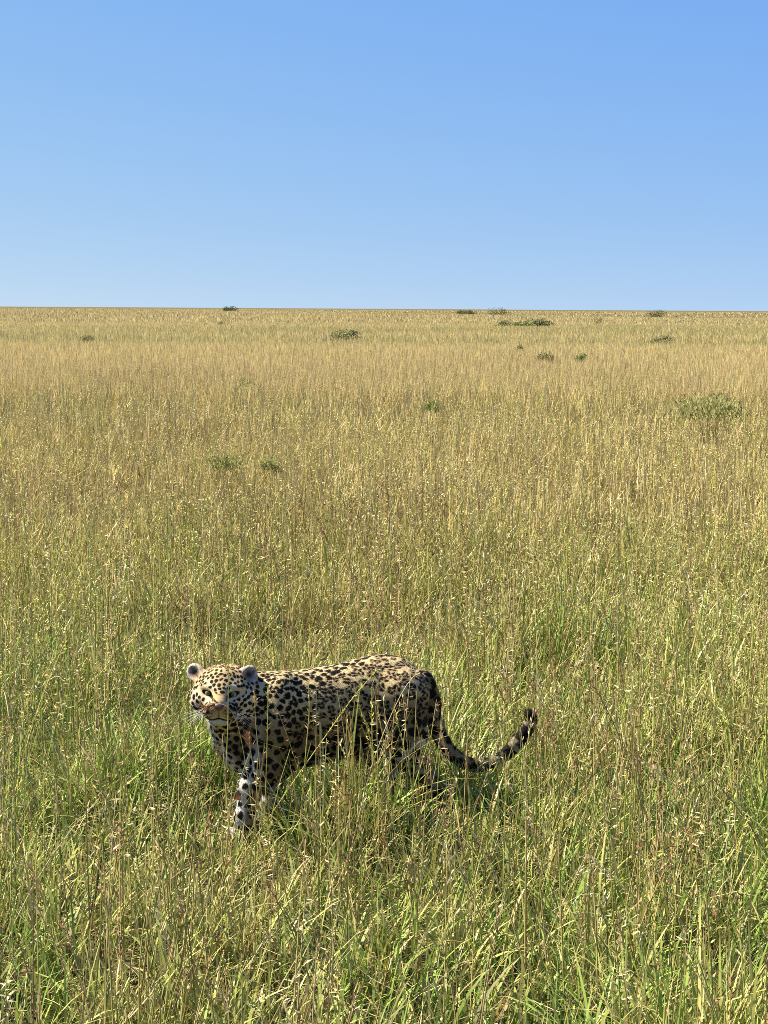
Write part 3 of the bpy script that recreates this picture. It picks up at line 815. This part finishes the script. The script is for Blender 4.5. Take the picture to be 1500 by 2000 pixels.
def stem_band(dens, d0, d1, nseg, rmul, nsp, spm, tube=True, per=5):
    area = .285 * (d1 * d1 - d0 * d0) + 1.8 * (d1 - d0)
    nt_ = int(area * dens / per); xy, k = tufts(nt_, per, d0, d1, .05)
    L = (.42 + .28 * rng.random(len(xy)) ** 1.3) * np.interp(noise2(xy, 1.3, 5), [.25, .75], [.82, 1.15])
    keep = ~(under_body(xy, .03) | near_tail(xy) | near_head(xy)); keep &= ~(screening(xy, L) & (rng.random(len(xy)) < .80))
    s_, l_ = body_rel(xy); front = (s_ > -.1) & (s_ < .62) & (l_ > .1) & (l_ < 1.6); keep &= ~(front & (rng.random(len(xy)) < .05))
    keep &= ~((s_ > -.26) & (s_ < .05) & (l_ > -.15) & (l_ < .85) & (rng.random(len(xy)) < .8))
    xy, k, L = xy[keep], k[keep], L[keep]; n = len(xy)
    kind_t = rng.random(nt_); kind = kind_t[k]
    red = noise2(xy, 2.6, 17) + .25 * rng.random(n)
    sc = pick(n, dict(yellow=5.5, lime=2.4, straw=3.4, pale=1.2, green=.5) if d0 < 11 else dict(straw=6, yellow=1.6, pale=1.6, lime=.4, brown=.5)) * np.clip(rng.normal(1, .15, (n, 1)), .6, 1.5)
    brown = (red > .90); sc[brown] = sc[brown] * .5 + PAL['brown'] * .5
    az = rng.random(n) * 6.283; th0 = np.abs(rng.normal(.0, .13, n)); th1 = th0 + rng.normal(.12, .22, n)
    fallen = rng.random(n) < .07; th0[fallen] += .55 * rng.random(fallen.sum()); 
    top = sc * .6 + pick(n, dict(straw=4, yellow=4, pale=1, rust=.2)) * .4
    r0 = np.full(n, .0018) * rmul * (.8 + .5 * rng.random(n))
    if tube: V, T, C, CL = tubes(z3(xy), az, th0, th1, L, r0, r0 * .55, nseg, sc, top)
    else:
        V, T, C, tipp = strips(z3(xy), az, th0, th1, L, r0 * 2.2, nseg, sc, top, prof=np.interp(np.arange(nseg) / nseg, [0, 1], [1, .55]))
        CL = V.reshape(n, 2 * nseg + 1, 3); CL = np.concatenate([.5 * (CL[:, 0:2 * nseg:2] + CL[:, 1:2 * nseg:2]), CL[:, -1:]], 1)
    stem.add(V, T, C)
    # seed heads on most stems
    hd = rng.random(n) < .85; ix = np.repeat(np.nonzero(hd)[0], nsp)
    m = len(ix); f0 = .62 + .2 * rng.random(n)
    f = f0[ix] + (1.0 - f0[ix]) * rng.random(m)
    pos, tg = along(CL[ix], f)
    sp_ = rng.normal(0, 1, (m, 3)); sp_ -= np.einsum('ij,ij->i', sp_, tg)[:, None] * tg; sp_ /= np.linalg.norm(sp_, axis=1, keepdims=True)
    opn = np.where(kind[ix] < .6, .35 + .5 * rng.random(m), .9 + .8 * rng.random(m))
    dr = tg * np.cos(opn)[:, None] + sp_ * np.sin(opn)[:, None]; dr[:, 2] -= .25 * (kind[ix] > .6); dr /= np.linalg.norm(dr, axis=1, keepdims=True)
    hcol = pick(n, dict(straw=6, yellow=5, pale=1.4, brown=(.7 if d0 < 7 else 1.8), rust=.4)); hcol[brown] = pick(brown.sum(), dict(rust=2, brown=2, straw=2.5, pale=1.5))
    cs = hcol[ix] * np.clip(rng.normal(1, .18, (m, 1)), .5, 1.6)
    stem.add(*spikelets(pos, dr, (.010 + .014 * rng.random(m)) * spm, (.0022 + .0018 * rng.random(m)) * spm * 1.1, cs))
    # one or two narrow leaves on the stem
    lf = np.nonzero(rng.random(n) < .6)[0]
    if tube and len(lf):
        p, tg = along(CL[lf], .25 + .3 * rng.random(len(lf)))
        V, T, C, _ = strips(p, rng.random(len(lf)) * 6.283, .25 + .3 * rng.random(len(lf)), .6 + 1.1 * rng.random(len(lf)), .07 + .13 * rng.random(len(lf)),
                            np.full(len(lf), .0034) * rmul, 3, sc[lf], sc[lf] * .6 + PAL['straw'] * .4)
        leaf.add(V, T, C)
stem_band(100, 3.1, 7.0, 6, 1.2, 18, 1.2)
stem_band(115, 7.0, 11.0, 3, 1.4, 13, 1.5)
stem_band(120, 11.0, 20.0, 2, 2.0, 8, 1.5, tube=False)
stem_band(75, 20.0, 34.0, 2, 3.2, 5, 1.6, tube=False)

def litter_band(dens, d0, d1, wmul):
    area = .285 * (d1 * d1 - d0 * d0) + 1.8 * (d1 - d0); n = int(area * dens); xy = wedge(n, d0, d1)
    r = z3(xy); r[:, 2] += .02 + .16 * rng.random(n) ** 1.4
    c = pick(n, dict(straw=4, pale=2, grey=2.5, brown=2.5, rust=.6)) * np.clip(rng.normal(.9, .2, (n, 1)), .4, 1.4)
    th = rng.normal(1.15, .45, n)
    litter.add(*strips(r, rng.random(n) * 6.283, th, th + rng.normal(0, .5, n), .08 + .16 * rng.random(n), (.0016 + .002 * rng.random(n)) * wmul, 2, c, c))
litter_band(380, 3.1, 7.0, 1.0); litter_band(160, 7.0, 13.0, 1.4)

def far_band(n, d0, d1, hmul=1.0, wk=.00062, power=1.0):
    xy = wedge(n, d0, d1, margin=2.5, power=power); d = np.hypot(*xy.T)
    c = pick(n, dict(straw=9, yellow=.8, pale=3.4, lime=.1, brown=.7, green=.15)) * 1.14 * np.clip(rng.normal(1, .2, (n, 1)), .5, 1.6)
    st = np.column_stack([xy[:, 0] * .30, xy[:, 1] * .55])
    p1 = noise2(st, 9.0, 2) * .55 + noise2(st, 34.0, 4) * .45
    g = np.clip((p1 - .56) / .16, 0, 1)[:, None] * .28
    c = c * (1 - g) + (PAL['green'] * .6 + PAL['straw'] * .45) * g
    b = np.clip((.42 - p1) / .14, 0, 1)[:, None] * .22
    c = c * (1 - b) + np.array([.44, .32, .15]) * b
    L = (.42 + .26 * rng.random(n)) * hmul
    far.add(*strips(z3(xy), rng.random(n) * 6.283, np.abs(rng.normal(0, .16, n)), np.abs(rng.normal(.25, .25, n)), L, np.maximum(.006, d * wk) * (.7 + .7 * rng.random(n)), 1, c, c, prof=np.array([1.0])))
far_band(230000, 28, 60, wk=.0006)
far_band(260000, 55, 160, wk=.0006)
far_band(230000, 150, 520, wk=.0006, power=.8)
far_band(90000, 480, 1500, wk=.0006, power=.8)

leaf.build('grass', M_LEAF, 'green and straw coloured grass leaves growing thick over the near plain')
stem.build('seeding_grass', M_STEM, 'tall yellow seeding grass stems standing above the leaves')
litter.build('dead_grass', M_LEAF, 'dead tan grass litter tangled low among the green leaves')
far.build('distant_grass', M_FAR, 'golden dry grass covering the far plain to the horizon')

# ================================================================== SHRUBS out on the plain
def shrub(px, py_top, py_bot, wpx, dist, colour, label, seed, name='shrub', leafy=900, feather=False):
    lw = .22 if feather else .5
    r = np.random.default_rng(seed); drop = py_bot - (602.7 + (px - 750) * .0061)
    if drop > 12: dist = (H - .58) / (drop / FPX)
    top = at_y(px, py_top, dist); wm = wpx / FPX * dist
    base = np.array([top[0], dist, float(ground_z(top[0], dist))]); hgt = max(top[2] - base[2], .35)
    root = bpy.data.objects.new(name, None); COL.objects.link(root); root.location = base
    tag(root, label, 'shrub', 'shrubs scattered over the plain')
    # lobed crown outline: several clumps of small leaves, densest at their skins
    nl = int(r.integers(6, 10)); cx = np.linspace(-.38, .38, nl) * wm + r.normal(0, .05 * wm, nl)
    cz = hgt * (.50 + .12 * r.random(nl)) * (1 - .9 * (cx / wm) ** 2)
    crd = np.minimum(hgt * .42, wm * .28) * (.75 + .5 * r.random(nl))
    cyy = r.normal(0, .18 * wm, nl)
    n = leafy; k = r.integers(0, nl, n)
    dv = r.normal(0, 1, (n, 3)); dv /= np.linalg.norm(dv, axis=1, keepdims=True)
    rr_ = (.55 + .5 * r.random(n))[:, None]
    p = np.column_stack([cx[k], cyy[k], cz[k]]) + dv * rr_ * np.column_stack([crd[k] * 1.15, crd[k] * 1.15, crd[k]])
    p[:, 2] *= hgt / np.quantile(p[:, 2], .985); p[:, 2] = np.clip(p[:, 2], .05, hgt * 1.03)
    if feather: p[:, 2] = hgt * (.36 + .64 * (p[:, 2] / hgt)); p[:, :2] *= .75 + .6 * r.random((n, 1))
    s = np.clip(.03 * wm + .01, .018, 9) * (.6 + .8 * r.random(n))
    a = r.normal(0, 1, (n, 3)); a /= np.linalg.norm(a, axis=1, keepdims=True); 
    if feather: a[:, 2] = np.abs(a[:, 2]) + .8; a /= np.linalg.norm(a, axis=1, keepdims=True); s = s * 1.0
    b = np.cross(a, dv); b /= np.maximum(np.linalg.norm(b, axis=1, keepdims=True), 1e-6)
    V = np.empty((n, 4, 3)); V[:, 0] = p - a * s[:, None]; V[:, 1] = p + b * s[:, None] * lw; V[:, 2] = p + a * s[:, None]; V[:, 3] = p - b * s[:, None] * lw
    T = (np.array([(0, 1, 2), (0, 2, 3)])[None] + (np.arange(n) * 4)[:, None, None]).reshape(-1, 3)
    C = np.repeat(np.array(colour) * np.clip(r.normal(1, .3, (n, 1)), .45, 1.8), 4, 0)
    tag(link('crown', tri_mesh('crown', V.reshape(-1, 3), T, C), M_SAGE if feather else M_BUSH, root), kind='stuff')
    # woody stems fanning from the base
    nb = nl; Vb = []; Tb = []
    for i in range(nb):
        a0 = np.array([cx[i] * .15, cyy[i] * .15, -.03]); a1 = np.array([cx[i] * .6, cyy[i] * .6, cz[i] * .55]); a2 = np.array([cx[i], cyy[i], cz[i]])
        for j, (pp, rd) in enumerate(((a0, .012 * hgt), (a1, .008 * hgt), (a2, .003 * hgt))):
            for q_ in range(4):
                g = q_ * math.pi / 2; Vb.append(pp + np.array([math.cos(g) * rd, math.sin(g) * rd, 0]))
            if j:
                o = len(Vb) - 8
                for q_ in range(4):
                    e0, e1 = o + q_, o + (q_ + 1) % 4; Tb += [(e0, e1, e1 + 4), (e0, e1 + 4, e0 + 4)]
    link('trunk', tri_mesh('trunk', np.array(Vb), np.array(Tb)), M_BARK, root)
    return root
DK = (.085, .105, .030); OL = (.15, .145, .05); SG = (.30, .29, .10); BR = (.19, .15, .06); GR = (.16, .20, .045)
shrub(449, 598.5, 604, 30, 330, DK, 'dark domed shrub standing alone on the skyline', 1)
shrub(675, 645, 656, 48, 84, DK, 'dark rounded shrub alone in the middle of the far plain', 2)
shrub(985, 625.5, 634, 26, 140, DK, 'small dark shrub at the left end of the low green thicket', 3)
shrub(1018, 629, 634, 48, 142, GR, 'low flat green shrub joining the two darker ones of the thicket', 4)
shrub(1052, 623.5, 634, 50, 140, DK, 'larger dark green shrub at the right end of the low thicket', 5)
shrub(974, 601.5, 605, 34, 420, OL, 'low dark shrub on the skyline above the green thicket', 6)
shrub(1281, 605.6, 609, 32, 420, OL, 'low dark shrub on the skyline towards the right edge', 7)
shrub(1066, 688, 697, 28, 46, BR, 'small brownish shrub below the green thicket', 8)
shrub(1134, 691, 698, 20, 46, GR, 'faint olive shrub just right of the small brownish one', 9)
shrub(1388, 771, 800, 120, 19.5, SG, 'wide grey-green shrub near the right edge in the middle distance', 10, leafy=1300, feather=True)
shrub(478, 738, 760, 32, 25, SG, 'small grey-green shrub half sunk in the golden grass', 11, leafy=380, feather=True)
shrub(170, 655, 661, 26, 72, OL, 'thin dark shrub on the far plain at the left', 12)
shrub(1292, 657, 664, 46, 70, OL, 'long low dark shrub on the far plain at the right', 13)
shrub(845, 783, 802, 24, 20, GR, 'small bright green shrub in the golden grass at centre', 14, leafy=350, feather=True)
shrub(910, 606, 610, 40, 330, OL, 'flat dark shrub just under the skyline left of centre right', 15)
shrub(1170, 620, 626, 14, 170, DK, 'tiny dark shrub between the thicket and the right skyline shrub', 16, leafy=400)
shrub(436, 625, 630, 20, 165, OL, 'tiny olive shrub below the lone skyline shrub', 17, leafy=400)
shrub(1016, 672, 682, 11, 52, OL, 'single tiny shrub between the thicket and the brownish shrub', 18, leafy=300)
shrub(440, 887, 905, 60, 13.2, SG, 'grey-green leafy shrub in the nearer grass behind the leopard', 19, leafy=800, feather=True)
shrub(528, 889, 905, 34, 13.0, SG, 'smaller grey-green shrub in the nearer grass right of its twin', 20, leafy=480, feather=True)

# ================================================================== SINGLE STALKS that stand out in the photograph
def tube_along(P, r0, r1, nside=5):
    k = len(P); V = []; T = []
    for i in range(k):
        t = P[min(i + 1, k - 1)] - P[max(i - 1, 0)]; t /= np.linalg.norm(t)
        a = np.cross(t, [0.3, .9, .1]); a /= np.linalg.norm(a); b = np.cross(t, a); r = r0 + (r1 - r0) * i / (k - 1)
        for j in range(nside):
            g = 2 * math.pi * j / nside; V.append(P[i] + (a * math.cos(g) + b * math.sin(g)) * r)
        if i:
            o = len(V) - 2 * nside
            for j in range(nside):
                e0, e1 = o + j, o + (j + 1) % nside; T += [(e0, e1, e1 + nside), (e0, e1 + nside, e0 + nside)]
    return np.array(V), np.array(T)
def stalk(pts, depth, kind, scol, hcol, label, frac=.35, r=.0016, ddepth=0.0, nh=None, leaf_=True, bw_=.011):
    """a grass stalk through picture points (tip first) at a distance; it is carried on down to the ground"""
    n = len(pts)
    P = np.array([at_y(x, y, depth + ddepth * (1 - i / max(n - 1, 1))) for i, (x, y) in enumerate(pts)])[::-1]
    d = P[0] - P[1]; d /= np.linalg.norm(d); d[2] = min(d[2], -.35)
    if P[0][2] > .01: P = np.vstack([P[0] + d * (P[0][2] / -d[2]), P])
    P = catmull(P, np.linspace(0, len(P) - 1, 18))
    base = P[0].copy(); base[2] = 0
    root = bpy.data.objects.new('grass_stalk', None); COL.objects.link(root); root.location = base
    tag(root, label, 'grass stalk', 'single grass stalks standing out of the sward')
    Pl = P - base
    c = PAL[scol] if isinstance(scol, str) else np.array(scol); h = PAL[hcol] if isinstance(hcol, str) else np.array(hcol)
    if kind == 'blade':
        w_ = bw_ * np.sin(np.linspace(.25, 1, 18) * math.pi); w_[-1] = .0002
        t = Pl[-1] - Pl[0]; sdv = np.cross(t, [0.25, 1, .1]); sdv /= np.linalg.norm(sdv); cr_ = np.cross(sdv, t); cr_ /= np.linalg.norm(cr_)
        V = np.concatenate([np.stack([Pl - sdv * w_[:, None] * .5, Pl + cr_ * .0012, Pl + sdv * w_[:, None] * .5], 1)]).reshape(-1, 3)
        T = []
        for i in range(17):
            for j in (0, 1): a = 3 * i + j; T += [(a, a + 1, a + 4), (a, a + 4, a + 3)]
        link('leaf', tri_mesh('leaf', V, np.array(T), np.tile(c, (len(V), 1)), smooth=True), M_LEAF, root); return root
    V, T = tube_along(Pl, r, r * .6)
    link('stem', tri_mesh('stem', V, T, np.tile(c, (len(V), 1)), smooth=True), M_STEM, root)
    nh = nh or dict(spike=34, brush=260, plume=70, rust=44)[kind]
    f = 1 - frac * rng.random(nh); x = f * 17; i = np.clip(x.astype(int), 0, 16); pos = Pl[i] + (Pl[i + 1] - Pl[i]) * (x - i)[:, None]
    tg = Pl[i + 1] - Pl[i]; tg /= np.linalg.norm(tg, axis=1, keepdims=True)
    sp_ = rng.normal(0, 1, (nh, 3)); sp_ -= np.einsum('ij,ij->i', sp_, tg)[:, None] * tg; sp_ /= np.linalg.norm(sp_, axis=1, keepdims=True)
    op = dict(spike=(.35, .6), brush=(.35, .35), plume=(.3, .5), rust=(.15, .65))[kind]; o = op[0] + op[1] * rng.random(nh)
    dr = tg * np.cos(o)[:, None] + sp_ * np.sin(o)[:, None]
    Lh = dict(spike=.017, brush=.016, plume=.030, rust=.034)[kind] * (.6 + .7 * rng.random(nh)); wh = dict(spike=.0040, brush=.0016, plume=.0024, rust=.0042)[kind] * (.7 + .6 * rng.random(nh))
    Vh, Th, Ch = spikelets(pos, dr, Lh, wh, h * np.clip(rng.normal(1, .22, (nh, 1)), .5, 1.6))
    tag(link('seed_head', tri_mesh('seed_head', Vh, Th, Ch), M_STEM, root), kind='stuff')
    if leaf_:
        fr_ = np.array([.22, .40]); ix = (fr_ * 17).astype(int)
        Vl, Tl, Cl, _ = strips(Pl[ix], rng.random(2) * 6.28, np.array([.35, .45]), np.array([1.3, 1.0]), np.array([.17, .13]), np.array([.0045, .004]), 5, np.tile(c * .8, (2, 1)), np.tile(c, (2, 1)))
        h2 = len(Vl) // 2
        for q_ in (0, 1):
            link('leaf', tri_mesh('leaf', Vl[q_ * h2:(q_ + 1) * h2], Tl[:len(Tl) // 2], Cl[:h2]), M_LEAF, root)
    return root
YB = (.50, .44, .11)
stalk([(133, 1236), (135, 1270), (139, 1310), (144, 1380)], 6.6, 'brush', 'brown', (.055, .040, .022), 'upright stalk with dark brown bottlebrush head left of the leopard', .26)
stalk([(1096, 1796), (1099, 1850), (1098, 1920), (1104, 1990)], 3.95, 'spike', 'lime', YB, 'stalk with loose yellow feathery head at bottom right', .30, .002)
stalk([(1068, 1885), (1082, 1935), (1086, 1985)], 3.75, 'spike', 'lime', YB, 'short yellow-headed stalk just below the larger feathery one', .32, .002)
stalk([(690, 1766), (686, 1800), (678, 1840), (665, 1900)], 4.45, 'brush', 'straw', (.13, .085, .04), 'stalk with narrow brown brush head below the leopard', .25)
stalk([(688, 1925), (684, 1965), (680, 2005)], 3.75, 'brush', 'brown', (.11, .07, .03), 'brown brush-headed stalk at the bottom edge centre', .45)
stalk([(520, 1598), (545, 1690), (575, 1820), (600, 1960)], 4.3, 'spike', 'yellow', YB, 'thick yellow stem leaning left below the front paw', .12, .0026)
stalk([(446, 1278), (446, 1340), (445, 1420), (441, 1520), (440, 1610)], 5.05, 'spike', YB, YB, 'bright upright yellow stalk crossing the middle of the leopard face', .22, .0020, nh=22, leaf_=False)
stalk([(738, 1308), (690, 1362), (640, 1432), (585, 1510), (530, 1590)], 5.0, 'spike', YB, YB, 'long seeded stalk slanting up across the leopard flank', .45, .0020, nh=60)
stalk([(826, 1302), (790, 1345), (752, 1425), (722, 1510), (700, 1600)], 4.95, 'spike', 'pale', 'straw', 'pale bent stalk reaching up to the leopard hip', .12, .0018)
stalk([(697, 1368), (718, 1425), (730, 1480), (742, 1560), (748, 1640)], 4.9, 'spike', YB, YB, 'yellow stalk with stout beaded head before the leopard belly', .42, .0024, nh=46)
stalk([(727, 1342), (726, 1400), (728, 1470), (730, 1560), (734, 1660)], 4.95, 'spike', YB, YB, 'tallest upright beaded stalk before the leopard belly', .32, .0020)
stalk([(768, 1382), (784, 1440), (800, 1510), (814, 1590), (824, 1670)], 4.95, 'spike', YB, YB, 'seeded stalk leaning left before the leopard hind leg', .30, .0020)
stalk([(602, 1330), (604, 1390), (598, 1460), (590, 1560)], 5.0, 'spike', YB, 'straw', 'upright seeded stalk before the leopard ribs', .38, .0019)
stalk([(484, 1440), (490, 1470), (500, 1530), (512, 1620)], 5.0, 'rust', 'straw', (.30, .16, .085), 'stalk with drooping rust-red head before the leopard chest', .22, leaf_=False)
stalk([(396, 1384), (424, 1374), (450, 1386), (468, 1430), (484, 1520), (496, 1610)], 5.02, 'rust', 'straw', (.17, .075, .035), 'arching stalk with dark russet head across the leopard muzzle', .20, .0013, nh=30, leaf_=False)
stalk([(470, 1562), (480, 1572), (498, 1610), (512, 1660)], 4.95, 'rust', 'straw', (.28, .12, .065), 'short rust-red seed tuft before the leopard front leg', .14, nh=20, leaf_=False)
stalk([(524, 1338), (523, 1400), (521, 1480), (518, 1570), (517, 1650)], 5.0, 'spike', YB, YB, 'straight yellow stalk before the leopard neck', .30, .0018, nh=24)
stalk([(497, 1356), (500, 1420), (508, 1500), (512, 1600)], 5.05, 'spike', 'straw', 'straw', 'thin straw stalk just right of the leopard face', .10, .0014, leaf_=False)
stalk([(1258, 1488), (1310, 1528), (1370, 1580), (1430, 1642)], 4.9, 'plume', 'pale', 'pale', 'pale dry stalk leaning far left beyond the tail tip', .22, .0018, leaf_=False)
stalk([(1152, 1676), (1195, 1712), (1250, 1765), (1310, 1840)], 4.4, 'plume', 'pale', 'pale', 'fallen pale plume among green grass at lower right', .50, .0020, nh=110, leaf_=False)
stalk([(982, 1518), (1000, 1545), (1025, 1580), (1060, 1630)], 5.15, 'plume', 'pale', 'pale', 'whitish dry stalk just below the tail curve', .30, .0018, nh=24, leaf_=False)
stalk([(208, 1648), (196, 1690), (182, 1770), (168, 1880)], 4.2, 'blade', (.055, .095, .020), 'deep', 'dark broad green blade standing at lower left')
stalk([(248, 1552), (292, 1615), (330, 1680), (366, 1760)], 4.7, 'spike', 'yellow', YB, 'yellow stalk leaning left at lower left of the leopard', .25, .0018)
stalk([(243, 1420), (243, 1500), (241, 1600), (240, 1720), (238, 1800)], 4.5, 'spike', 'yellow', 'straw', 'tall straight stem rising at the left of the leopard', .15, .0020)
stalk([(434, 1212), (424, 1245), (412, 1290), (402, 1330)], 5.75, 'blade', (.42, .38, .18), 'pale', 'pale dry blade rising behind the leopard head', bw_=.006)
stalk([(896, 1478), (897, 1510), (898, 1550), (899, 1590)], 5.3, 'spike', (.03, .022, .015), 'brown', 'bare stem with shade in its colour, standing straight under the tail', .05, .0020, nh=4, leaf_=False)  # stem colour darkened to stand in for the shade on it
stalk([(1150, 1180), (1140, 1250), (1118, 1330), (1096, 1420)], 6.3, 'spike', YB, YB, 'tall seeded stalk behind and right of the tail tip', .35, .0022)
stalk([(632, 1040), (640, 1058), (650, 1090), (656, 1130)], 9.3, 'brush', 'brown', (.07, .045, .02), 'dark brush-headed stalk in the mid grass beyond the leopard', .35)
stalk([(1455, 1600), (1440, 1680), (1420, 1780), (1405, 1900)], 4.3, 'spike', 'yellow', YB, 'seeded stalk near the right edge in the foreground', .30, .0022)
stalk([(60, 1690), (78, 1740), (100, 1820), (118, 1920)], 4.1, 'plume', 'straw', 'straw', 'straw plume leaning left in the lower left corner', .28, .0020)
